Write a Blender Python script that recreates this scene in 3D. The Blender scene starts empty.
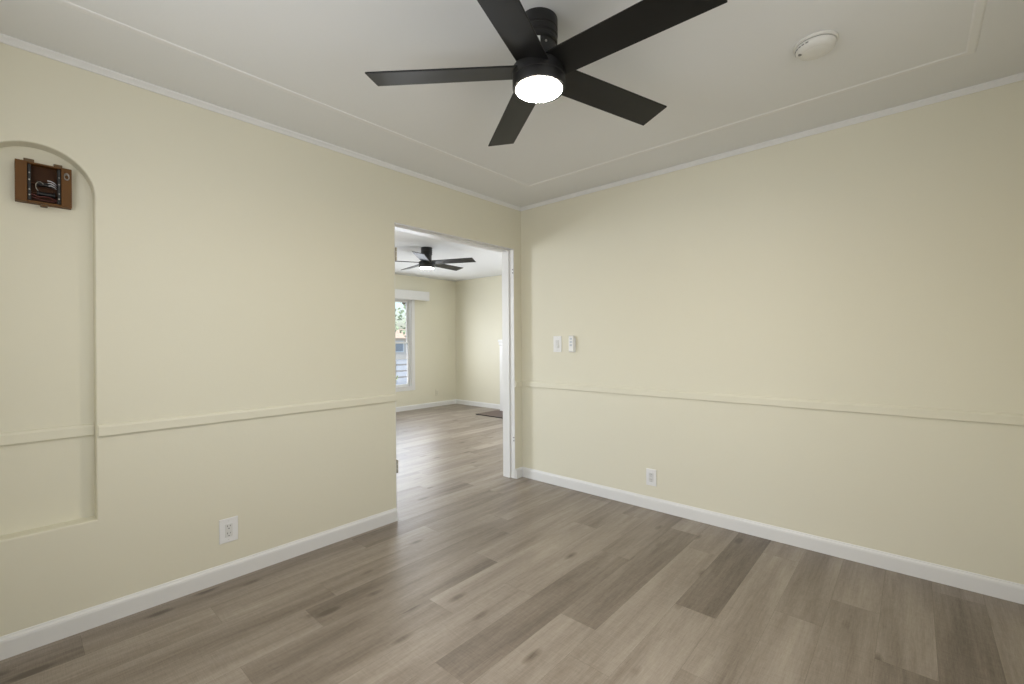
import bpy, bmesh, math, random
from mathutils import Vector, Matrix

random.seed(7)
SC = bpy.context.scene
COL = SC.collection
PI = math.pi

# ---------------------------------------------------------------- camera
cam_d = bpy.data.cameras.new('camera')
cam_d.sensor_width = 36.0
cam_d.lens = 450.05 * 36.0 / 1024.0
cam_d.clip_start = 0.02
cam = bpy.data.objects.new('camera', cam_d)
COL.objects.link(cam)
_y, _p, _r = math.radians(41.746), math.radians(-0.0146), math.radians(-0.4012)
_F = Vector((-math.sin(_y) * math.cos(_p), math.cos(_y) * math.cos(_p), math.sin(_p)))
_R0 = Vector((math.cos(_y), math.sin(_y), 0))
_U0 = _R0.cross(_F)
_R = _R0 * math.cos(_r) + _U0 * math.sin(_r)
_U = _U0 * math.cos(_r) - _R0 * math.sin(_r)
cam.matrix_world = Matrix(((_R.x, _U.x, -_F.x, 0), (_R.y, _U.y, -_F.y, 0), (_R.z, _U.z, -_F.z, 1.22), (0, 0, 0, 1)))
SC.camera = cam

# ---------------------------------------------------------------- colour management, sky, lights
SC.view_settings.view_transform = 'Standard'
SC.view_settings.look = 'None'
SC.view_settings.gamma = 1
SC.view_settings.use_curve_mapping = False
SC.view_settings.exposure = 0.0

w = bpy.data.worlds.new('sky')
SC.world = w
w.use_nodes = True
nt = w.node_tree
nt.nodes.clear()
sky = nt.nodes.new('ShaderNodeTexSky')
sky.sky_type = 'NISHITA'
sky.sun_disc = False
sky.sun_elevation = math.radians(50)
sky.sun_rotation = math.radians(200)
sky.dust_density = 3.0
bg = nt.nodes.new('ShaderNodeBackground')
bg.inputs['Strength'].default_value = 0.42
wo = nt.nodes.new('ShaderNodeOutputWorld')
nt.links.new(sky.outputs[0], bg.inputs[0])
nt.links.new(bg.outputs[0], wo.inputs[0])


def srgb(r, g, b):
    def f(c):
        c /= 255.0
        return c / 12.92 if c <= 0.04045 else ((c + 0.055) / 1.055) ** 2.4
    return (f(r), f(g), f(b), 1.0)


sun_d = bpy.data.lights.new('sun', 'SUN')
sun_d.energy = 4.5
sun_d.angle = math.radians(1)
sun_d.color = (1.0, 0.95, 0.87)
sun = bpy.data.objects.new('sun', sun_d)
COL.objects.link(sun)
sun.rotation_euler = Vector((-0.25, 0.75, -1.0)).to_track_quat('-Z', 'Y').to_euler()


def area(name, loc, direction, sx, sy, energy, color):
    d = bpy.data.lights.new(name, 'AREA')
    d.shape = 'RECTANGLE'
    d.size, d.size_y = sx, sy
    d.energy = energy
    d.color = color
    o = bpy.data.objects.new(name, d)
    COL.objects.link(o)
    o.location = loc
    o.rotation_euler = Vector(direction).to_track_quat('-Z', 'Z').to_euler()
    return o


DAY = (0.95, 1.0, 1.09)
# daylight coming in through the windows of both rooms, plus an added end-window fill
area('daylight_near_window', (-1.05, -0.42, 1.5), (0, 1, 0), 1.5, 1.1, 16.5, (0.98, 0.99, 1.02))
area('daylight_right_window', (0.52, 0.95, 1.5), (-1, 0, 0), 1.2, 1.1, 8.5, (1.0, 0.98, 0.96))
area('daylight_window', (-6.66, 4.47, 1.2), (1, 0, 0), 0.74, 1.5, 26, DAY)
area('fill_end_window', (-3.38, 5.84, 1.45), (0, -1, 0), 0.7, 0.95, 35, DAY)  # added fill at the unseen end window, lifts the next room's ambient light
area('daylight_front_window', (-6.66, -0.20, 1.46), (1, 0, 0), 1.5, 0.92, 100, DAY)

# ---------------------------------------------------------------- room numbers
LX = -2.657          # face of the left wall
FY = 3.107           # face of the far wall
RX = 0.60            # face of the right wall
NY = -0.51           # face of the wall behind the camera
CZ = 2.43            # ceiling
WT = 0.13            # thickness of the left wall
BX = -6.81           # window wall of the next room
BY = 5.95            # end wall of the next room
BN = -1.60           # near wall of the next room
D0, D1, DZ = 1.772, 3.008, 2.045   # doorway in the left wall


# ---------------------------------------------------------------- materials
def mat(name, color, rough=0.5, metal=0.0, noise=0.0, nscale=8.0, bump=0.0, bscale=200.0, emit=None, estr=0.0, spec=0.5):
    m = bpy.data.materials.new(name)
    m.use_nodes = True
    t = m.node_tree
    b = t.nodes['Principled BSDF']
    b.inputs['Roughness'].default_value = rough
    b.inputs['Metallic'].default_value = metal
    b.inputs['Specular IOR Level'].default_value = spec
    b.inputs['Base Color'].default_value = color
    tc = t.nodes.new('ShaderNodeTexCoord')
    if noise > 0:
        n = t.nodes.new('ShaderNodeTexNoise')
        n.inputs['Scale'].default_value = nscale
        n.inputs['Detail'].default_value = 4
        t.links.new(tc.outputs['Object'], n.inputs['Vector'])
        mr = t.nodes.new('ShaderNodeMapRange')
        mr.inputs['To Min'].default_value = 1 - noise
        mr.inputs['To Max'].default_value = 1 + noise
        t.links.new(n.outputs['Fac'], mr.inputs['Value'])
        mx = t.nodes.new('ShaderNodeVectorMath')
        mx.operation = 'SCALE'
        mx.inputs[0].default_value = color[:3]
        t.links.new(mr.outputs[0], mx.inputs['Scale'])
        t.links.new(mx.outputs[0], b.inputs['Base Color'])
    if bump > 0:
        n2 = t.nodes.new('ShaderNodeTexNoise')
        n2.inputs['Scale'].default_value = bscale
        n2.inputs['Detail'].default_value = 3
        t.links.new(tc.outputs['Object'], n2.inputs['Vector'])
        bp = t.nodes.new('ShaderNodeBump')
        bp.inputs['Strength'].default_value = bump
        bp.inputs['Distance'].default_value = 0.002
        t.links.new(n2.outputs['Fac'], bp.inputs['Height'])
        t.links.new(bp.outputs[0], b.inputs['Normal'])
    if emit:
        b.inputs['Emission Color'].default_value = emit
        b.inputs['Emission Strength'].default_value = estr
    return m


M = {}
M['wall'] = mat('cream_wall_paint', srgb(227, 223, 204), 0.55, noise=0.012, nscale=1.6, bump=0.12, bscale=60)
M['wall2'] = M['wall']
M['ceiling'] = mat('white_ceiling_paint', srgb(230, 231, 231), 0.7, noise=0.01, nscale=2, bump=0.08, bscale=70)
M['trim'] = mat('white_gloss_paint', srgb(230, 230, 229), 0.35, noise=0.01, nscale=5)
M['crown'] = mat('white_moulding_paint', srgb(233, 233, 232), 0.5)
M['rail'] = mat('cream_rail_paint', srgb(227, 223, 204), 0.45, noise=0.012, nscale=3)
M['plastic'] = mat('white_plastic', srgb(236, 236, 236), 0.35)
M['plastic_dim'] = mat('white_plastic_insert', srgb(222, 222, 220), 0.4)
M['slot'] = mat('dark_slot', srgb(30, 30, 30), 0.6)
M['grey'] = mat('grey_print', srgb(196, 204, 212), 0.5)
M['detector'] = mat('off_white_detector', srgb(224, 223, 218), 0.45)
M['led'] = mat('dark_grey_button', srgb(120, 120, 118), 0.5)
M['black'] = mat('black_satin_metal', srgb(20, 19, 19), 0.42, noise=0.05, nscale=30)
M['blade'] = mat('black_satin_blade', srgb(17, 17, 16), 0.42, noise=0.08, nscale=14, spec=0.32)
M['lens'] = mat('lit_diffuser', srgb(250, 250, 250), 0.5, emit=(1.0, 0.91, 0.77, 1), estr=145.0)
M['steel'] = mat('steel', srgb(170, 168, 162), 0.35, metal=1.0)
M['hinge'] = mat('painted_hinge', srgb(176, 168, 150), 0.45, metal=0.3)
M['copper'] = mat('brown_chime_plastic', srgb(100, 66, 28), 0.55, noise=0.12, nscale=18, spec=0.3)
M['brown_dark'] = mat('dark_brown_chime_plastic', srgb(66, 40, 20), 0.6, noise=0.1, nscale=25, spec=0.2)
M['brown_tab'] = mat('rusty_tab', srgb(92, 70, 40), 0.5, noise=0.2, nscale=60)
M['coil'] = mat('black_coil', srgb(20, 19, 20), 0.35)
M['wire_white'] = mat('white_wire', srgb(205, 205, 210), 0.5)
M['wire_red'] = mat('dark_red_wire', srgb(80, 30, 24), 0.5)
M['hearth'] = mat('dark_hearth_tile', srgb(92, 74, 68), 0.5, noise=0.15, nscale=12)
M['soot'] = mat('firebox_brick', srgb(60, 52, 46), 0.8, noise=0.2, nscale=20)
M['sticker'] = mat('white_sticker', srgb(225, 225, 222), 0.5)
M['glass'] = mat('window_glass', (1, 1, 1, 1), 0.0)
g = M['glass'].node_tree
g.nodes.clear()
_o = g.nodes.new('ShaderNodeOutputMaterial')
_t = g.nodes.new('ShaderNodeBsdfTransparent')
_t.inputs[0].default_value = (0.95, 0.97, 0.97, 1)
_gl = g.nodes.new('ShaderNodeBsdfGlossy')
_gl.inputs['Roughness'].default_value = 0.02
_fr = g.nodes.new('ShaderNodeFresnel')
_fr.inputs[0].default_value = 1.3
_mx = g.nodes.new('ShaderNodeMixShader')
g.links.new(_fr.outputs[0], _mx.inputs[0])
g.links.new(_t.outputs[0], _mx.inputs[1])
g.links.new(_gl.outputs[0], _mx.inputs[2])
g.links.new(_mx.outputs[0], _o.inputs[0])
M['pane_far'] = mat('far_window_pane', srgb(150, 154, 156), 0.3)
M['pavement'] = mat('pale_pavement', srgb(136, 140, 144), 0.8, noise=0.1, nscale=3)
M['bark'] = mat('bark', srgb(96, 80, 64), 0.8, noise=0.2, nscale=10)
M['leaf'] = mat('grey_green_leaves', srgb(134, 150, 122), 0.6, noise=0.25, nscale=3)
M['leaf2'] = mat('yellow_green_leaves', srgb(164, 176, 116), 0.6, noise=0.25, nscale=4)
M['fence'] = mat('weathered_fence_board', srgb(176, 166, 156), 0.8, noise=0.15, nscale=5)
M['stucco'] = mat('tan_stucco', srgb(214, 202, 186), 0.8, noise=0.06, nscale=4)
M['rooftile'] = mat('clay_roof', srgb(182, 160, 140), 0.8, noise=0.15, nscale=10)


def floor_material():
    m = bpy.data.materials.new('grey_oak_planks')
    m.use_nodes = True
    t = m.node_tree
    N, L = t.nodes.new, t.links.new
    b = t.nodes['Principled BSDF']
    tone = N('ShaderNodeAttribute'); tone.attribute_name = 'tone'
    seed = N('ShaderNodeAttribute'); seed.attribute_name = 'seed'
    tc = N('ShaderNodeTexCoord')

    def coords(sx, sy, k):
        mp = N('ShaderNodeVectorMath'); mp.operation = 'MULTIPLY'
        mp.inputs[1].default_value = (sx, sy, 1)
        L(tc.outputs['Object'], mp.inputs[0])
        cb = N('ShaderNodeCombineXYZ')
        sc_ = N('ShaderNodeMath'); sc_.operation = 'MULTIPLY'; sc_.inputs[1].default_value = k
        L(seed.outputs['Fac'], sc_.inputs[0])
        L(sc_.outputs[0], cb.inputs[0]); L(sc_.outputs[0], cb.inputs[1]); L(sc_.outputs[0], cb.inputs[2])
        ad = N('ShaderNodeVectorMath'); ad.operation = 'ADD'
        L(mp.outputs[0], ad.inputs[0]); L(cb.outputs[0], ad.inputs[1])
        return ad.outputs[0]

    def noise(v, scale, detail, rough, dist=0.0):
        n = N('ShaderNodeTexNoise')
        n.inputs['Scale'].default_value = scale
        n.inputs['Detail'].default_value = detail
        n.inputs['Roughness'].default_value = rough
        n.inputs['Distortion'].default_value = dist
        L(v, n.inputs['Vector'])
        return n.outputs['Fac']

    def rng(v, a, b_, c, d):
        r = N('ShaderNodeMapRange')
        r.inputs[1].default_value, r.inputs[2].default_value = a, b_
        r.inputs[3].default_value, r.inputs[4].default_value = c, d
        L(v, r.inputs[0])
        return r.outputs[0]

    def op(o, x, y):
        n = N('ShaderNodeMath'); n.operation = o
        for i, v in enumerate((x, y)):
            if isinstance(v, (int, float)):
                n.inputs[i].default_value = v
            else:
                L(v, n.inputs[i])
        return n.outputs[0]

    broad = rng(noise(coords(9, 0.9, 37.0), 1.0, 3, 0.55, 0.4), 0.3, 0.7, -0.22, 0.22)     # wide dark and light bands along the board
    grain = rng(noise(coords(70, 3.2, 51.0), 1.0, 4, 0.65, 0.2), 0.25, 0.75, -0.10, 0.10)  # fibre
    fine = rng(noise(coords(260, 22, 13.0), 1.0, 3, 0.7), 0.25, 0.75, -0.12, 0.12)
    saw = rng(noise(coords(20, 300, 5.0), 1.0, 2, 0.6), 0.3, 0.7, -0.07, 0.07)
    vo = N('ShaderNodeTexVoronoi'); vo.inputs['Scale'].default_value = 1.0
    vo.inputs['Randomness'].default_value = 1.0
    L(coords(6.5, 2.4, 71.0), vo.inputs['Vector'])
    knot = rng(vo.outputs['Distance'], 0.015, 0.16, -0.60, 0.0)
    v = op('ADD', tone.outputs['Fac'], broad)
    v = op('ADD', v, grain)
    v = op('ADD', v, fine)
    v = op('ADD', v, saw)
    v = op('ADD', v, knot)
    cr = N('ShaderNodeValToRGB')
    cr.color_ramp.elements[0].position = 0.0
    cr.color_ramp.elements[0].color = srgb(90, 79, 68)
    cr.color_ramp.elements[1].position = 1.0
    cr.color_ramp.elements[1].color = srgb(173, 163, 151)
    e = cr.color_ramp.elements.new(0.5)
    e.color = srgb(138, 127, 115)
    L(v, cr.inputs[0])
    L(cr.outputs[0], b.inputs['Base Color'])
    L(rng(grain, -0.10, 0.10, 0.42, 0.34), b.inputs['Roughness'])
    bp = N('ShaderNodeBump'); bp.inputs['Strength'].default_value = 0.12; bp.inputs['Distance'].default_value = 0.001
    L(grain, bp.inputs['Height'])
    L(bp.outputs[0], b.inputs['Normal'])
    return m


M['floor'] = floor_material()
M['seam'] = mat('plank_seam', srgb(104, 94, 84), 0.8)


# ---------------------------------------------------------------- mesh helpers
def link(name, bm, m, parent=None, smooth=False, loc=None):
    bmesh.ops.recalc_face_normals(bm, faces=bm.faces)
    me = bpy.data.meshes.new(name)
    bm.to_mesh(me)
    bm.free()
    for q in (m if isinstance(m, (list, tuple)) else [m]):
        me.materials.append(q)
    if smooth:
        for p in me.polygons:
            p.use_smooth = True
    o = bpy.data.objects.new(name, me)
    COL.objects.link(o)
    if parent:
        o.parent = parent
    if loc:
        o.location = loc
    if smooth:
        try:
            me.set_sharp_from_angle(angle=math.radians(40))
        except Exception:
            pass
    return o


def box(bm, x0, x1, y0, y1, z0, z1, bevel=0.0, seg=2, mx=None):
    r = bmesh.ops.create_cube(bm, size=1.0)
    vs = r['verts']
    for v in vs:
        v.co = Vector((x0 + (v.co.x + .5) * (x1 - x0), y0 + (v.co.y + .5) * (y1 - y0), z0 + (v.co.z + .5) * (z1 - z0)))
    if bevel > 0:
        es = list({e for v in vs for e in v.link_edges})
        rb = bmesh.ops.bevel(bm, geom=es, offset=bevel, segments=seg, affect='EDGES', profile=0.5)
        vs = list({v for f in rb['faces'] for v in f.verts} | {v for v in vs if v.is_valid})
    if mx is not None:
        bmesh.ops.transform(bm, matrix=mx, verts=vs)
    return bm


def B(*a, **k):
    return box(bmesh.new(), *a, **k)


def lathe(bm, prof, n=48, axis='Z', loc=(0, 0, 0)):
    """profile of (radius, height); closed on the axis where radius is 0"""
    rings = []
    for r, z in prof:
        if r < 1e-6:
            rings.append([bm.verts.new((0, 0, z))])
        else:
            rings.append([bm.verts.new((r * math.cos(2 * PI * i / n), r * math.sin(2 * PI * i / n), z)) for i in range(n)])
    for a, b_ in zip(rings, rings[1:]):
        if len(a) == 1 and len(b_) == 1:
            continue
        for i in range(n):
            j = (i + 1) % n
            if len(a) == 1:
                bm.faces.new((a[0], b_[i], b_[j]))
            elif len(b_) == 1:
                bm.faces.new((a[i], a[j], b_[0]))
            else:
                bm.faces.new((a[i], a[j], b_[j], b_[i]))
    vs = [v for r in rings for v in r]
    mx = Matrix.Identity(4)
    if axis == 'X':
        mx = Matrix.Rotation(PI / 2, 4, 'Y')
    if axis == 'Y':
        mx = Matrix.Rotation(PI / 2, 4, 'X')
    bmesh.ops.transform(bm, matrix=Matrix.Translation(loc) @ mx, verts=vs)
    return bm


def tube(bm, pts, r, n=8):
    pts = [Vector(p) for p in pts]
    rings = []
    for i, p in enumerate(pts):
        d = (pts[min(i + 1, len(pts) - 1)] - pts[max(i - 1, 0)]).normalized()
        a = d.orthogonal().normalized()
        b_ = d.cross(a)
        rings.append([bm.verts.new(p + (a * math.cos(2 * PI * k / n) + b_ * math.sin(2 * PI * k / n)) * r) for k in range(n)])
    for a, b_ in zip(rings, rings[1:]):
        for k in range(n):
            j = (k + 1) % n
            bm.faces.new((a[k], a[j], b_[j], b_[k]))
    bm.faces.new(rings[0][::-1])
    bm.faces.new(rings[-1])
    return bm


def sweep(bm, prof, p0, p1, out):
    """run a moulding profile [(out, z)] straight from p0 to p1 (2D), 'out' = direction into the room"""
    out = Vector((out[0], out[1], 0))
    R_ = []
    for p in (p0, p1):
        R_.append([bm.verts.new(Vector((p[0], p[1], 0)) + out * a + Vector((0, 0, z))) for a, z in prof])
    n = len(prof)
    for i in range(n):
        j = (i + 1) % n
        bm.faces.new((R_[0][i], R_[0][j], R_[1][j], R_[1][i]))
    bm.faces.new(R_[0][::-1])
    bm.faces.new(R_[1])
    return bm


def thing(name, label, cat, loc=(0, 0, 0), rotz=0.0, group=None):
    o = bpy.data.objects.new(name, None)
    o.empty_display_size = 0.05
    COL.objects.link(o)
    o.location = loc
    o.rotation_euler = (0, 0, rotz)
    return tag(o, label, cat, group)


def tag(o, label, cat, group=None):
    o['label'] = label
    o['category'] = cat
    if group:
        o['group'] = group
    return o


def struct(name, bm, m, parent=None, smooth=False):
    o = link(name, bm, m, parent, smooth)
    if not parent:
        o['kind'] = 'structure'
    return o


def wall(name, to3, outer, holes, t, m, niche=None):
    """to3(u, v, d): d = 0 on the room face, d = t on the back. holes go through; niche = (loop, depth) does not."""
    bm = bmesh.new()

    def loop(pts, d):
        return [bm.verts.new(to3(u, v, d)) for u, v in pts]

    def edges(vs):
        return [bm.edges.new((vs[i], vs[(i + 1) % len(vs)])) for i in range(len(vs))]

    def sides(a, b_):
        for i in range(len(a)):
            j = (i + 1) % len(a)
            bm.faces.new((a[i], a[j], b_[j], b_[i]))

    f_all = [loop(outer, 0)] + [loop(h, 0) for h in holes]
    b_all = [loop(outer, t)] + [loop(h, t) for h in holes]
    ef, eb = [], []
    for l in f_all:
        ef += edges(l)
    for l in b_all:
        eb += edges(l)
    if niche:
        nl, nd = niche
        n0 = loop(nl, 0)
        # a softly rounded plaster arris
        cu = sum(p[0] for p in nl) / len(nl)
        cv = sum(p[1] for p in nl) / len(nl)
        prev = n0
        ef += edges(n0)
        for off, dep in ((0.0035, 0.0012), (0.006, 0.0055)):
            cur = []
            for (u, v) in nl:
                su = math.copysign(off, cu - u) if abs(u - cu) > 0.01 else 0
                if v > 1.86:
                    L_ = math.hypot(u - cu, v - 1.855)
                    su, sv = -(u - cu) / L_ * off, -(v - 1.855) / L_ * off
                elif v < 0.6:
                    sv = off
                else:
                    sv = 0
                cur.append(bm.verts.new(to3(u + su, v + sv, dep)))
            sides(prev, cur)
            prev = cur
        back = []
        for vtx, (u, v) in zip(prev, nl):
            c0, c1 = Vector(to3(0, 0, 0)), Vector(to3(0, 0, 1))
            dirn = c1 - c0
            base = vtx.co - dirn * ((vtx.co - c0).dot(dirn))
            back.append(bm.verts.new(base + dirn * nd))
        sides(prev, back)
        bmesh.ops.triangle_fill(bm, use_beauty=True, edges=edges_of(bm, back))
    bmesh.ops.triangle_fill(bm, use_beauty=True, edges=ef)
    bmesh.ops.triangle_fill(bm, use_beauty=True, edges=eb)
    for a, b_ in zip(f_all, b_all):
        sides(a, b_)
    return struct(name, bm, m)


def edges_of(bm, vs):
    out = []
    for i in range(len(vs)):
        a, b_ = vs[i], vs[(i + 1) % len(vs)]
        e = bm.edges.get((a, b_))
        out.append(e if e else bm.edges.new((a, b_)))
    return out


def rect(u0, u1, v0, v1):
    return [(u0, v0), (u1, v0), (u1, v1), (u0, v1)]


# ---------------------------------------------------------------- the floor: grey oak-look planks, 178 mm wide, running away along the left wall
PW, PL = 0.1785, 1.221
tones = {   # row: (one board end, {board index: tone}) - row 0 lies between x = -0.8315 and -0.653
    10: (0.197, {-1: .22, 0: .42, 1: .24}), 9: (0.62, {-1: .55, 0: .60, 1: .50}), 8: (1.05, {-1: .33, 0: .33, 1: .62, 2: .40}),
    7: (0.90, {-1: .62, 0: .30, 1: .45}), 6: (0.579, {-1: .62, 0: .36, 1: .68, 2: .40}), 5: (1.327, {-1: .38, 0: .70, 1: .34}),
    4: (0.45, {-1: .5, 0: .74, 1: .70, 2: .55}), 3: (1.08, {-1: .5, 0: .28, 1: .36}), 2: (1.648, {-2: .5, -1: .66, 0: .16}),
    1: (1.45, {-1: .70, 0: .73, 1: .62}), 0: (2.06, {-2: .5, -1: .64, 0: .10}), -1: (1.662, {-1: .5, 0: .62, 1: .55}),
    -2: (2.3, {-1: .62, 0: .52}), -3: (1.35, {0: .50, 1: .55}), -4: (2.20, {-1: .20, 0: .56}), -5: (1.75, {0: .20, 1: .45}), -6: (2.1, {0: .48}),
}
bm = bmesh.new()
fl_t = bm.faces.layers.float.new('tone')
fl_s = bm.faces.layers.float.new('seed')
GAP = 0.0003
for r in range(-8, 36):
    x1 = -0.653 - PW * r
    x0 = x1 - PW
    end, known = tones.get(r, (random.uniform(0, PL), {}))
    if x1 > RX + PW or x0 < BX - PW:
        continue
    lo, hi = (NY, FY) if x0 > LX - WT - 0.02 else (BN, BY)
    i0 = math.floor((lo - end) / PL) - 1
    for i in range(i0, i0 + 9):
        y0, y1 = end + i * PL, end + (i + 1) * PL
        y0, y1 = max(y0, lo - .03), min(y1, hi + .03)
        if y1 - y0 < 0.01:
            continue
        xa, xb = max(x0, BX - .03), min(x1, RX + .03)
        vs = [bm.verts.new(c) for c in ((xa + GAP, y0 + GAP, 0), (xb - GAP, y0 + GAP, 0), (xb - GAP, y1 - GAP, 0), (xa + GAP, y1 - GAP, 0))]
        f = bm.faces.new(vs)
        f[fl_t] = .52 + .62 * (known.get(i, random.choice((.3, .42, .5, .58, .66, .72))) - .5)
        f[fl_s] = random.random()
# the screed under the boards, seen only in the hairline seams
for (xa, xb, ya, yb) in ((LX - WT, RX + .03, NY - .03, FY + .03), (BX - .03, LX - WT, BN - .03, BY + .03)):
    k = len(bm.faces)
    box(bm, xa, xb, ya, yb, -0.12, -0.0008)
    bm.faces.ensure_lookup_table()
    for f in bm.faces[k:]:
        f.material_index = 1
        f[fl_t] = .2
me = bpy.data.meshes.new('floor')
bm.to_mesh(me)
bm.free()
me.materials.append(M['floor'])
me.materials.append(M['seam'])
fo = bpy.data.objects.new('floor', me)
COL.objects.link(fo)
fo['kind'] = 'structure'

# ---------------------------------------------------------------- walls and ceiling
NC, NR, NS, NB, ND = 0.080, 0.181, 1.866, 0.453, 0.072    # niche: centre y, radius, springing, sill, depth
arch = [(NC - NR, NB), (NC + NR, NB)] + [(NC + NR * math.cos(PI * i / 36), NS + NR * math.sin(PI * i / 36)) for i in range(37)]
wall('wall_left', lambda u, v, d: (LX - d, u, v),
     [(BN - .13, 0), (D0, 0), (D0, DZ + .003), (D1 + .002, DZ + .003), (D1 + .002, 0), (BY + .1, 0), (BY + .1, CZ), (BN - .13, CZ)],
     [], WT, M['wall'], niche=(arch, ND))
wall('wall_far', lambda u, v, d: (u, FY + d, v), rect(LX, RX + .13, 0, CZ), [], .13, M['wall'])
W5 = (-3.76, -3.00, 0.95, 2.00)     # unseen window added to brighten the next room, right of the fireplace
WR = (0.35, 1.55, 0.95, 2.02)        # window in the right wall
WN = (-1.80, -0.30, 0.95, 2.02)      # window behind the camera
wall('wall_right', lambda u, v, d: (RX + d, u, v), rect(NY - .13, FY, 0, CZ), [rect(*WR)], .13, M['wall'])
wall('wall_near', lambda u, v, d: (u, NY - d, v), rect(LX, RX, 0, CZ), [rect(*WN)], .13, M['wall'])
W1 = (4.07, 4.885, 0.42, 1.99)       # the window seen through the doorway
W2 = (-1.00, 0.60, 0.42, 1.99)       # the other window of that wall, out of sight
wall('wall_next_room_street', lambda u, v, d: (BX - d, u, v), rect(BN - .13, BY + .1, 0, CZ), [rect(*W1), rect(*W2)], .13, M['wall'])
wall('wall_next_room_end', lambda u, v, d: (u, BY + d, v), rect(BX, LX - WT, 0, CZ), [rect(*W5)], .13, M['wall'])
wall('wall_next_room_near', lambda u, v, d: (u, BN - d, v), rect(BX, LX - WT, 0, CZ), [], .13, M['wall'])
struct('ceiling', B(LX - .13, RX + .13, NY - .13, FY + .13, CZ, CZ + .1), M['ceiling'])
struct('ceiling_next_room', B(BX - .13, LX - .13, BN - .13, BY + .1, CZ, CZ + .1), M['ceiling'])

# raised rectangle of flat moulding on the ceiling
def frame_strip(name, x0, x1, y0, y1, wdt, z0, z1, m):
    bm = bmesh.new()
    h_ = z1 - z0
    prof = [(0, 0), (.002, -h_ * .6), (.006, -h_), (wdt - .006, -h_), (wdt - .002, -h_ * .6), (wdt, 0)]
    n = len(prof) - 1
    rings = []
    for cx_, cy_, sx, sy in ((x0, y0, 1, 1), (x1, y0, -1, 1), (x1, y1, -1, -1), (x0, y1, 1, -1)):
        rings.append([bm.verts.new((cx_ + sx * a, cy_ + sy * a, z1 + h)) for a, h in prof])
    for i in range(4):
        a, b_ = rings[i], rings[(i + 1) % 4]
        for k in range(n + 1):
            j = (k + 1) % (n + 1)
            bm.faces.new((a[k], a[j], b_[j], b_[k]))
    return struct(name, bm, m)


frame_strip('trim_1', -2.250, 0.203, -0.105, 2.727, 0.034, CZ - .004, CZ, M['crown'])

crown = [(0, CZ), (0.025, CZ), (0.025, CZ - .006), (0.021, CZ - .010), (0.016, CZ - .014), (0.010, CZ - .021), (0.008, CZ - .026), (0, CZ - .026)]
struct('trim_2', sweep(bmesh.new(), crown, (LX, NY), (LX, FY), (1, 0)), M['crown'])
struct('trim_3', sweep(bmesh.new(), crown, (LX, FY), (RX, FY), (0, -1)), M['crown'])
struct('trim_4', sweep(bmesh.new(), crown, (RX, NY), (RX, FY), (-1, 0)), M['crown'])
struct('trim_5', sweep(bmesh.new(), crown, (LX, NY), (RX, NY), (0, 1)), M['crown'])

rail = [(0, .819), (.011, .819), (.013, .822), (.013, .858), (.009, .866), (.005, .869), (0, .870)]
struct('trim_6', sweep(bmesh.new(), rail, (LX, NC + NR), (LX, D0), (1, 0)), M['rail'])
struct('trim_7', sweep(bmesh.new(), rail, (LX - ND, NC - NR + .007), (LX - ND, NC + NR - .007), (1, 0)), M['rail'])
struct('trim_8', sweep(bmesh.new(), rail, (LX, NY), (LX, NC - NR), (1, 0)), M['rail'])
struct('trim_9', sweep(bmesh.new(), rail, (LX, D1 + .002), (LX, FY), (1, 0)), M['rail'])
struct('trim_10', sweep(bmesh.new(), rail, (LX, FY), (RX, FY), (0, -1)), M['rail'])

base = [(0, 0), (.014, 0), (.014, .066), (.012, .074), (.006, .080), (.004, .086), (0, .087)]
struct('baseboard_left', sweep(bmesh.new(), base, (LX, NY), (LX, D0), (1, 0)), M['trim'])
struct('baseboard_corner', sweep(bmesh.new(), base, (LX, D1 + .002), (LX, FY), (1, 0)), M['trim'])
struct('baseboard_far', sweep(bmesh.new(), base, (LX, FY), (RX, FY), (0, -1)), M['trim'])
struct('baseboard_right', sweep(bmesh.new(), base, (RX, NY), (RX, FY), (-1, 0)), M['trim'])
struct('baseboard_near', sweep(bmesh.new(), base, (LX, NY), (RX, NY), (0, 1)), M['trim'])
struct('baseboard_next_room_street', sweep(bmesh.new(), base, (BX, BN), (BX, BY), (1, 0)), M['trim'])
struct('baseboard_next_room_end', sweep(bmesh.new(), base, (BX, BY), (-5.445, BY), (0, -1)), M['trim'])

# ---------------------------------------------------------------- the doorway: white jambs, stops and left-over hinges, no door
dr = bpy.data.objects.new('door_1', None)
COL.objects.link(dr)
dr.location = (LX, D0, 0)
dr['kind'] = 'structure'


def dpart(name, bm, m, smooth=False):
    o = link(name, bm, m, dr, smooth)
    o.matrix_parent_inverse = Matrix.Translation((-LX, -D0, 0))
    return o


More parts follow.
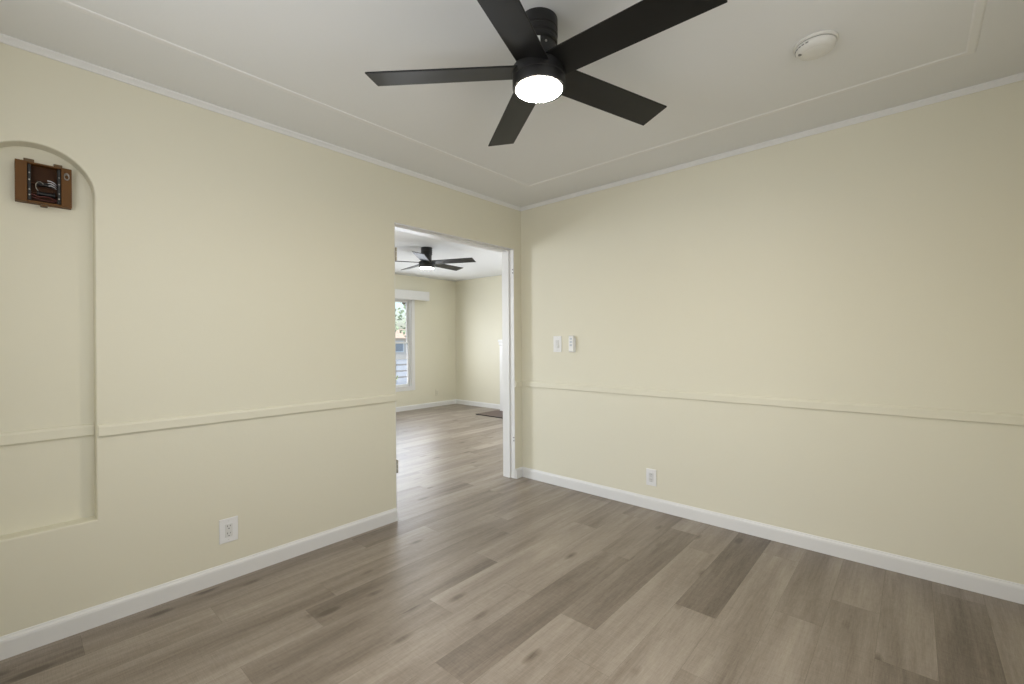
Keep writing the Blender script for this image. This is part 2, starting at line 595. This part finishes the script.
xa, xb = LX - WT - .004, LX - .0015
dpart('jamb', B(xa, xb, D0, D0 + .004, 0, DZ + .003), M['trim'])
dpart('jamb', B(xa, xb, D1 - .002, D1 + .002, 0, DZ + .003), M['trim'])
dpart('head_jamb', B(xa, xb, D0 + .004, D1 - .002, DZ, DZ + .003), M['trim'])
sx0, sx1 = LX - WT - .004, LX - .050
dpart('door_stop', B(sx0, sx1, D0 + .004, D0 + .014, 0, DZ, bevel=.002), M['trim'])
dpart('door_stop', B(sx0, sx1, D1 - .014, D1 - .002, 0, DZ, bevel=.002), M['trim'])
dpart('head_stop', B(sx0, sx1, D0 + .016, D1 - .014, DZ - .012, DZ, bevel=.002), M['trim'])
for zc in (.370, 1.83):                     # old hinges left on the near jamb
    bm = B(LX - .040, LX + .001, D0 + .004, D0 + .006, zc - .045, zc + .045)
    h = dpart('hinge', bm, M['hinge'], True)
    for k in range(3):
        z0 = zc - .045 + k * .031
        kb = lathe(bmesh.new(), [(0, z0), (.0055, z0), (.0055, z0 + .028), (0, z0 + .028)], n=12, loc=(LX + .0065, D0 + .008, 0))
        link('knuckle', kb, M['hinge'], h, True)
    for k in (-1, 0, 1):
        sb = lathe(bmesh.new(), [(0, 0), (.0035, 0), (.0035, .0012), (0, .0012)], n=10, axis='Y', loc=(LX - .018 - .006 * (k % 2), D0 + .0072, zc + k * .03))
        link('screw', sb, M['slot'], h)
for zc in (.352, 1.85):                     # painted-over hinge leaves with open screw holes on the corner jamb
    h = dpart('hinge_leaf', B(LX - .036, LX - .0015, D1 - .0035, D1 - .002, zc - .045, zc + .045), M['trim'])
    for k in (-1, 1):
        sb = lathe(bmesh.new(), [(0, 0), (.0055, 0), (.0055, .0014), (0, .0014)], n=12, axis='Y', loc=(LX - .010, D1 - .0034, zc + k * .014))
        link('screw_hole', sb, M['slot'], h)


# ---------------------------------------------------------------- windows
def window(name, to3, u0, u1, v0, v1, two_sash=True, casing=.075, plate=.13, bars=0):
    root = bpy.data.objects.new(name, None)
    COL.objects.link(root)
    root['kind'] = 'structure'
    root.location = to3((u0 + u1) / 2, v0, 0)

    def part(pname, boxes, m, parent=root, bev=.002):
        bm = bmesh.new()
        for (a, b_, c, d, e, f) in boxes:       # u0 u1 v0 v1 d0 d1, d into the wall
            p, q = Vector(to3(a, c, e)), Vector(to3(b_, d, f))
            box(bm, min(p.x, q.x), max(p.x, q.x), min(p.y, q.y), max(p.y, q.y), min(p.z, q.z), max(p.z, q.z), bevel=bev)
        bmesh.ops.translate(bm, verts=bm.verts, vec=-Vector(root.location))
        o = link(pname, bm, m, parent)
        return o

    c = casing
    part('casing', [(u0 - c, u0, v0 - c, v1 + c, -.016, 0), (u1, u1 + c, v0 - c, v1 + c, -.016, 0), (u0, u1, v1, v1 + c, -.016, 0), (u0, u1, v0 - c, v0, -.016, 0)], M['trim'])
    part('sill', [(u0, u1, v0 - .0, v0 + .018, -.03, plate)], M['trim'])
    j = .012
    part('frame', [(u0, u0 + j, v0 + .018, v1, 0, plate), (u1 - j, u1, v0 + .018, v1, 0, plate), (u0 + j, u1 - j, v1 - j, v1, 0, plate)], M['trim'])
    a, b_, lo, hi = u0 + j, u1 - j, v0 + .018, v1 - j
    st = .030

    def sash(pn, c0, c1, d0):
        f = part(pn, [(a, a + st, c0, c1, d0, d0 + .03), (b_ - st, b_, c0, c1, d0, d0 + .03), (a + st, b_ - st, c0, c0 + st, d0, d0 + .03), (a + st, b_ - st, c1 - st, c1, d0, d0 + .03)]
                 + [(a + st + (b_ - a - 2 * st) * k / (bars + 1) - .011, a + st + (b_ - a - 2 * st) * k / (bars + 1) + .011, c0 + st, c1 - st, d0 + .004, d0 + .026) for k in range(1, bars + 1)], M['trim'])
        part('pane', [(a + st - .004, b_ - st + .004, c0 + st - .004, c1 - st + .004, d0 + .013, d0 + .016)], M['glass'], f, 0)
        return f

    if two_sash:
        mid = lo + (hi - lo) * .507
        sash('lower_sash', lo, mid + .017, .045)
        sash('upper_sash', mid - .017, hi, .078)
    else:
        sash('sash', lo, hi, .06)
    return root


window('window_1', lambda u, v, d: (BX - d, u, v), *W1, casing=.066)
window('window_2', lambda u, v, d: (BX - d, u, v), *W2, two_sash=False, bars=1)
window('added_window_5', lambda u, v, d: (u, BY + d, v), *W5)  # unseen, added as an opening for the next room's fill light
window('window_3', lambda u, v, d: (RX + d, u, v), *WR)
window('window_4', lambda u, v, d: (u, NY - d, v), *WN, two_sash=False, bars=1)


# ---------------------------------------------------------------- ceiling fans
def ceiling_fan(label, loc, ang, sticker=False):
    f = thing('ceiling_fan', label, 'ceiling fan', loc, 0.0, 'ceiling fans')
    # canopy against the ceiling, local z = 0
    bm = lathe(bmesh.new(), [(0, 0), (.071, 0), (.072, -.003), (.072, -.040), (.0695, -.042), (.0695, -.047), (.072, -.049), (.072, -.066), (.069, -.069), (.069, -.076), (.071, -.079), (.071, -.090), (.066, -.095), (0, -.095)], 64)
    link('canopy', bm, M['black'], f, True)
    bm = lathe(bmesh.new(), [(0, -.095), (.0635, -.090), (.0640, -.096), (.0640, -.145), (.066, -.160), (.070, -.180), (0, -.180)], 64)
    nk = link('motor_neck', bm, M['black'], f, True)
    if sticker:
        # little rating sticker and a screw head on the neck, on the side towards the doorway corner opposite
        a0 = math.radians(-56)
        bm = bmesh.new()
        n = 6
        rr = .0647
        rows = []
        for zz in (-.133, -.098):
            rows.append([bm.verts.new((rr * math.cos(a0 - .17 + .34 * i / n), rr * math.sin(a0 - .17 + .34 * i / n), zz)) for i in range(n + 1)])
            rows.append([bm.verts.new(((rr - .0012) * math.cos(a0 - .17 + .34 * i / n), (rr - .0012) * math.sin(a0 - .17 + .34 * i / n), zz)) for i in range(n + 1)])
        for i in range(n):
            bm.faces.new((rows[0][i], rows[0][i + 1], rows[2][i + 1], rows[2][i]))
            bm.faces.new((rows[1][i], rows[1][i + 1], rows[3][i + 1], rows[3][i]))
        st_ = link('rating_sticker', bm, M['sticker'], nk)
        st_['label'] = 'small white rating sticker'
        a1 = math.radians(-27)
        bm = lathe(bmesh.new(), [(0, 0), (.0042, 0), (.0042, .0016), (.003, .0026), (0, .0026)], 14, axis='X')
        bmesh.ops.transform(bm, matrix=Matrix.Translation((.0640 * math.cos(a1), .0640 * math.sin(a1), -.114)) @ Matrix.Rotation(a1, 4, 'Z'), verts=bm.verts)
        link('screw', bm, M['steel'], nk, True)
    bm = lathe(bmesh.new(), [(0, -.176), (.084, -.176), (.094, -.179), (.0995, -.185), (.0995, -.2205), (.0980, -.222), (.0980, -.2245), (.0995, -.226), (.0995, -.254), (.0970, -.2605), (.0876, -.2605), (.0876, -.257), (0, -.257)], 72)
    link('motor_housing', bm, M['black'], f, True)
    bm = lathe(bmesh.new(), [(.0872, -.258), (.0872, -.2612), (.086, -.2622), (.065, -.2632), (.035, -.2638), (0, -.2638)], 64)
    lens = link('light_diffuser', bm, M['lens'], f, True)
    lens['label'] = 'glowing white round light diffuser'
    for k in range(5):
        bm = bmesh.new()
        Rr, wd, th = .646, .1375, .0065
        # blade outline: slightly narrower at the root, square cut at the tip
        box(bm, .062, Rr, -wd / 2, wd / 2, -th / 2, th / 2, bevel=.0018)
        for v in bm.verts:
            if v.co.x < .1:
                v.co.y *= .92
        bmesh.ops.transform(bm, matrix=Matrix.Rotation(-.208, 4, 'X'), verts=bm.verts)
        bmesh.ops.transform(bm, matrix=Matrix.Translation((0, 0, -.1906)) @ Matrix.Rotation(math.radians(ang + 72 * k), 4, 'Z'), verts=bm.verts)
        link('blade', bm, M['blade'], f)
    return f


ceiling_fan('large black five-blade ceiling fan with a lit round lamp, on the near ceiling', (-1.050, 1.339, CZ), 217.9, True)
ceiling_fan('small-looking black ceiling fan seen through the doorway in the next room', (-4.640, 3.572, CZ), 25.7)

# ---------------------------------------------------------------- smoke detector
t = thing('smoke_detector', 'round white smoke detector on the ceiling right of the fan', 'smoke detector', (-0.293, 2.200, CZ))
link('mounting_plate', lathe(bmesh.new(), [(0, 0), (.078, 0), (.078, -.006), (.074, -.010), (0, -.010)], 56), M['detector'], t, True)
bd = link('body', lathe(bmesh.new(), [(0, -.012), (.070, -.012), (.0705, -.016), (.069, -.026), (.062, -.034), (.050, -.0385), (.046, -.0385), (.045, -.0375), (.043, -.0385), (.020, -.040), (0, -.040)], 56), M['detector'], t, True)
link('seam_gap', lathe(bmesh.new(), [(0, -.0095), (.0685, -.0095), (.0685, -.0125), (0, -.0125)], 56), M['slot'], t, True)
for k in range(9):
    a = math.radians(150 + 13 * k)
    link('vent_slot', B(.0685, .0708, -.005, .005, -.0235, -.0195, mx=Matrix.Rotation(a, 4, 'Z')), M['led'], t)
link('test_button', lathe(bmesh.new(), [(0, -.036), (.0065, -.036), (.0065, -.0405), (.005, -.042), (0, -.042)], 20, loc=(-.050, -.022, .002)), M['led'], t, True)

# ---------------------------------------------------------------- wall fixtures (local x along the wall, -y out of it, z up)
LW, FW = PI / 2, 0.0


def plate_part(t, wd, ht, th=.006):
    return link('cover_plate', B(-wd / 2, wd / 2, -th, 0, -ht / 2, ht / 2, bevel=.0022, seg=3), M['plastic'], t)


def outlet(label, loc, rot, wd=.080, ht=.122, m_plate=None):
    t = thing('wall_outlet', label, 'wall outlet', loc, rot, 'wall outlets')
    p = plate_part(t, wd, ht)
    r = link('receptacle', B(-.0168, .0168, -.0085, -.003, -.0335, .0335, bevel=.0012), M['plastic_dim'], t)
    for zc in (-.0185, .0185):
        for x0, hh in ((-.0064, .0042), (.0064, .0034)):
            link('slot', B(x0 - .0011, x0 + .0011, -.0089, -.008, zc + .004 - hh, zc + .004 + hh), M['slot'], r)
        link('slot', lathe(bmesh.new(), [(0, 0), (.0026, 0), (.0026, .0009), (0, .0009)], 12, axis='Y', loc=(0, -.008, zc - .0085)), M['slot'], r)
    for zc in (-.048, .048):
        link('screw', lathe(bmesh.new(), [(0, 0), (.0032, 0), (.0024, .0012), (0, .0012)], 12, axis='Y', loc=(0, -.0058, zc)), M['plastic_dim'], t)
    if m_plate:
        p.data.materials[0] = m_plate
        r.data.materials[0] = m_plate
    return t


outlet('white duplex outlet low on the left wall under the chair rail', (LX, .758, .2555), LW, .086, .124)
outlet('white duplex outlet low on the far wall right of the doorway', (-1.425 + 0, FY, .231), FW, .076, .120)

# rocker-style dimmer switch by the doorway
t = thing('light_switch', 'white rocker light switch on the far wall, nearer the doorway', 'light switch', (-2.253, FY, 1.1985), FW, 'light switches')
plate_part(t, .084, .136)
link('rocker', B(-.0165, .0165, -.0095, -.004, -.0335, .0335, bevel=.0015), M['plastic_dim'], t)
link('slider', B(-.0085, .0085, -.014, -.009, -.030, -.014, bevel=.0012), M['plastic'], t)
for zc in (-.052, .052):
    link('screw', lathe(bmesh.new(), [(0, 0), (.0032, 0), (.0024, .0012), (0, .0012)], 12, axis='Y', loc=(0, -.0058, zc)), M['plastic_dim'], t)

# fan remote in its wall cradle
t = thing('fan_remote', 'white fan remote in a wall cradle, right of the light switch', 'remote control', (-2.101, FY, 1.1975), FW)
link('cradle', B(-.030, .030, -.010, 0, -.066, .050, bevel=.003), M['plastic'], t)
link('remote_body', B(-.024, .024, -.027, -.006, -.062, .070, bevel=.005, seg=3), M['plastic'], t)
for k, zc in enumerate((.044, .018, -.008)):
    link('button', B(-.011, .011, -.0290, -.026, zc - .007, zc + .007, bevel=.0012), M['grey'], t)

# faint cream plates on the next room's street wall
t = thing('light_switch', 'cream painted switch plate on the next room wall near its corner', 'light switch', (BX, 5.80, 1.27), LW, 'light switches')
p = plate_part(t, .075, .12)
p.data.materials[0] = M['rail']
link('toggle', B(-.005, .005, -.016, -.004, -.010, .012, bevel=.002), M['rail'], t)
outlet('cream painted outlet low on the next room wall beside the window', (BX, 5.47, .26), LW, .075, .118, M['rail'])

# ---------------------------------------------------------------- the open door chime in the arched niche
CY0, CY1, CZ0, CZ1 = .022, .186, 1.806, 1.970
t = thing('door_chime', 'old brown uncovered door chime mounted high in the arched niche', 'door chime', (LX - ND, (CY0 + CY1) / 2, (CZ0 + CZ1) / 2), LW)
hw, hh = (CY1 - CY0) / 2, (CZ1 - CZ0) / 2
dp = .045                                   # stands this far out of the niche back
i0, i1 = -.048, .050                        # the open middle bay
link('back_plate', B(-hw, hw, -.004, 0, -hh, hh, bevel=.001), M['brown_dark'], t)
link('side_chamber', B(-hw, i0, -dp, -.004, -hh, hh, bevel=.0015), M['copper'], t)
link('side_chamber', B(i1, hw, -dp, -.004, -hh, hh, bevel=.0015), M['copper'], t)
link('tray_rim', B(i0, i1, -dp + .004, -.004, hh - .006, hh, bevel=.001), M['copper'], t)
link('tray_rim', B(i0, i1, -dp + .004, -.004, -hh, -hh + .007, bevel=.001), M['copper'], t)
for x0, x1, z0, z1 in ((i0 - .010, i0 + .020, hh, hh + .012), (i1 - .022, i1 + .004, hh, hh + .011), (-.012, .010, -hh - .014, -hh)):
    bm = B(x0, x1, -dp + .006, -dp + .014, z0, z1, bevel=.001)
    tb = link('mounting_tab', bm, M['brown_tab'], t)
    if z0 < 0:
        link('slot', B(x0 + .006, x1 - .006, -dp + .0052, -dp + .0065, z0 + .004, z1 - .004), M['copper'], tb)
# two solenoids with their plungers, black end posts
for zc in (.002, -.038):
    s = link('solenoid', lathe(bmesh.new(), [(0, -.026), (.012, -.026), (.012, -.022), (.0085, -.021), (.0085, .021), (.012, .022), (.012, .026), (0, .026)], 20, axis='X', loc=(.006, -.020, zc)), M['coil'], t, True)
    link('plunger', lathe(bmesh.new(), [(0, -.043), (.0032, -.043), (.0032, .041), (0, .041)], 12, axis='X', loc=(.003, -.020, zc)), M['brown_dark'], s, True)
for xx in (i0 + .006, i1 - .006):
    po = link('contact_post', B(xx - .005, xx + .005, -.036, -.004, -hh + .010, hh - .008, bevel=.001), M['coil'], t)
    for zc in (.038, .010, -.030, -.052):
        link('screw', lathe(bmesh.new(), [(0, 0), (.0026, 0), (.0026, .003), (0, .003)], 12, axis='Y', loc=(xx, -.036, zc)), M['steel'], po, True)
for k in range(3):
    pts = [(.010 + .002 * k, -.034, .018 - .010 * k), (.020, -.040, .016 - .009 * k), (.030, -.036, .012 - .009 * k), (.036, -.026, .008 - .009 * k)]
    link('wire', tube(bmesh.new(), pts, .0019), M['wire_white'], t, True)
pts = [(-.012 + .012 * math.cos(a), -.036, -.012 + .020 * math.sin(a)) for a in [PI * (.2 + 1.2 * i / 14) for i in range(15)]]
link('wire', tube(bmesh.new(), pts, .0014), M['steel'], t, True)
link('wire', tube(bmesh.new(), [(-.036, -.030, -.046), (-.015, -.034, -.054), (.012, -.033, -.050), (.038, -.030, -.060)], .0026), M['wire_red'], t, True)
link('wire', tube(bmesh.new(), [(-.034, -.030, -.058), (-.004, -.033, -.066), (.03, -.032, -.066), (.040, -.030, -.052)], .0022), M['wire_red'], t, True)
pts = []
for i in range(46):
    a = 2 * PI * 2.5 * i / 45
    pts.append((i1 + .016 + .0075 * math.cos(a), -dp - .003 - .0004 * i / 4, .050 + .012 * math.sin(a) - .010 * i / 45))
sp = link('bell_wire_coil', tube(bmesh.new(), pts, .0012, 6), M['steel'], t, True)
sp['label'] = 'small loop of bare silvery bell wire'

# ---------------------------------------------------------------- next room: valance, fireplace, hearth
t = thing('window_valance', 'white box valance above the next room window', 'valance', (BX, 4.47, 1.99), LW)
link('front_board', B(-.75, .75, -.105, -.090, 0, .165, bevel=.002), M['trim'], t)
link('top_board', B(-.75, .75, -.090, 0, .150, .165, bevel=.002), M['trim'], t)
link('end_board', B(-.75, -.735, -.090, 0, 0, .150, bevel=.002), M['trim'], t)
link('end_board', B(.735, .75, -.090, 0, 0, .150, bevel=.002), M['trim'], t)

FX0, FX1, FYF = -5.445, -3.98, 5.77
t = thing('fireplace_surround', 'white painted fireplace surround at the right edge of the doorway view', 'fireplace', ((FX0 + FX1) / 2, BY, 0))
hw2 = (FX1 - FX0) / 2
dd = BY - FYF
link('pilaster', B(-hw2, -hw2 + .26, -dd, 0, 0, 1.16, bevel=.004), M['trim'], t)
link('pilaster', B(hw2 - .26, hw2, -dd, 0, 0, 1.16, bevel=.004), M['trim'], t)
link('frieze', B(-hw2 + .26, hw2 - .26, -dd, 0, .78, 1.16, bevel=.004), M['trim'], t)
link('mantel_shelf', B(-hw2 - .014, hw2 + .014, -dd - .03, 0, 1.22, 1.26, bevel=.006), M['trim'], t)
link('cornice', B(-hw2 - .006, hw2 + .006, -dd - .014, 0, 1.16, 1.22, bevel=.008), M['trim'], t)
bm = bmesh.new()
box(bm, -hw2 + .26, hw2 - .26, -.02, 0, 0, .78)
link('firebox', bm, M['soot'], t)
for s_ in (-1, 1):
    c = s_ * (hw2 - .13)
    link('panel_moulding', B(c - .085, c + .085, -dd - .008, -dd, .14, 1.08, bevel=.003), M['trim'], t)

t = thing('hearth', 'dark brown hearth slab lying on the floor before the white surround', 'hearth', ((FX0 + FX1) / 2 - .033, 5.51, 0))
link('hearth_slab', B(-.765, .765, -.26, .255, 0, .013, bevel=.002), M['hearth'], t)
link('edge_strip', B(-.765, .765, -.268, -.26, 0, .014, bevel=.001), M['slot'], t)

# ---------------------------------------------------------------- outside the windows
GZ = -.40
struct('ground', B(-60, 22, -22, 50, GZ - .3, GZ), M['pavement'])


def leaves(bm, c, rad, n, size, squash=1.0):
    c = Vector(c)
    for _ in range(n):
        d = Vector((random.gauss(0, 1), random.gauss(0, 1), random.gauss(0, 1))).normalized()
        p = c + Vector((d.x * rad, d.y * rad, d.z * rad * squash)) * random.uniform(.35, 1) ** .5
        a = Vector((random.gauss(0, 1), random.gauss(0, 1), random.gauss(0, 1))).normalized()
        b_ = a.orthogonal().normalized()
        s = size * random.uniform(.6, 1.2)
        vs = [bm.verts.new(p + a * s), bm.verts.new(p + b_ * s * .45), bm.verts.new(p - a * s), bm.verts.new(p - b_ * s * .45)]
        bm.faces.new(vs)


def tree(label, loc, ht, spread, m, n=1500):
    t = thing('tree', label, 'tree', loc, 0.0, 'trees in the yard')
    bm = tube(bmesh.new(), [(0, 0, -.05), (.05, .02, ht * .25), (-.04, .05, ht * .5), (.05, 0, ht * .72)], .11, 10)
    for k in range(6):
        a = k * 1.1
        tube(bm, [(0, .02, ht * (.3 + .05 * k)), (math.cos(a) * spread * .5, math.sin(a) * spread * .5, ht * (.5 + .05 * k))], .04, 7)
    link('trunk', bm, M['bark'], t, True)
    bm = bmesh.new()
    for k in range(9):
        a = k * 2.4
        leaves(bm, (math.cos(a) * spread * .55, math.sin(a) * spread * .55, ht * (.42 + .055 * k)), spread * .55, n // 9, .085, .7)
    link('foliage', bm, m, t)
    return t


def shrub(label, loc, ht, rad, m, n=600):
    t = thing('shrub', label, 'shrub', loc, 0.0, 'shrubs in the yard')
    bm = bmesh.new()
    for k in range(5):
        a = k * 1.3
        tube(bm, [(0, 0, -.03), (math.cos(a) * rad * .4, math.sin(a) * rad * .4, ht * .7)], .015, 6)
    link('stem', bm, M['bark'], t, True)
    bm = bmesh.new()
    leaves(bm, (0, 0, ht * .55), rad, n, .06, ht * .5 / rad)
    link('foliage', bm, m, t)
    return t


tree('grey-green tree outside the next room window', (-12.6, 9.3, GZ), 4.4, 1.15, M['leaf'], 900)
tree('tall thin tree further off in the yard, behind the low shrub', (-13.5, 4.2, GZ), 4.6, 1.3, M['leaf'])
shrub('yellow-green shrub outside the next room window', (-10.4, 6.35, GZ), 1.5, .55, M['leaf2'])
shrub('low grey-green shrub in the yard left of the bright shrub', (-10.2, 3.2, GZ), 1.2, .6, M['leaf'])

t = thing('garden_fence', 'weathered board fence across the yard outside the window', 'fence', (-15.5, 8.5, GZ))
for k in range(9):
    link('fence_post', B(-.05, .05, -7.2 + 1.8 * k - .05, -7.2 + 1.8 * k + .05, -.05, .90, bevel=.008), M['fence'], t)
for k in range(3):
    link('fence_board', B(.05, .075, -7.2, 7.2, .20 + .25 * k, .26 + .25 * k), M['fence'], t)

t = thing('house', 'tan stucco house with clay roof behind the yard fence', 'house', (-40, 25, GZ))
link('walls', B(-3, 3, -6, 6, 0, 2.1), M['stucco'], t)
bm = bmesh.new()
v = [bm.verts.new(c) for c in ((-3.4, -6.4, 2.05), (3.4, -6.4, 2.05), (3.4, 6.4, 2.05), (-3.4, 6.4, 2.05), (0, -4, 3.0), (0, 4, 3.0))]
for f in ((0, 1, 4), (1, 2, 5, 4), (2, 3, 5), (3, 0, 4, 5), (3, 2, 1, 0)):
    bm.faces.new([v[i] for i in f])
link('roof', bm, M['rooftile'], t)
for yy in (-3.5, 0, 3.5):
    f = link('window', B(3.0, 3.05, yy - .6, yy + .6, .7, 1.8, bevel=.01), M['trim'], t)
    link('pane', B(3.03, 3.06, yy - .52, yy + .52, .78, 1.72), M['pane_far'], f)
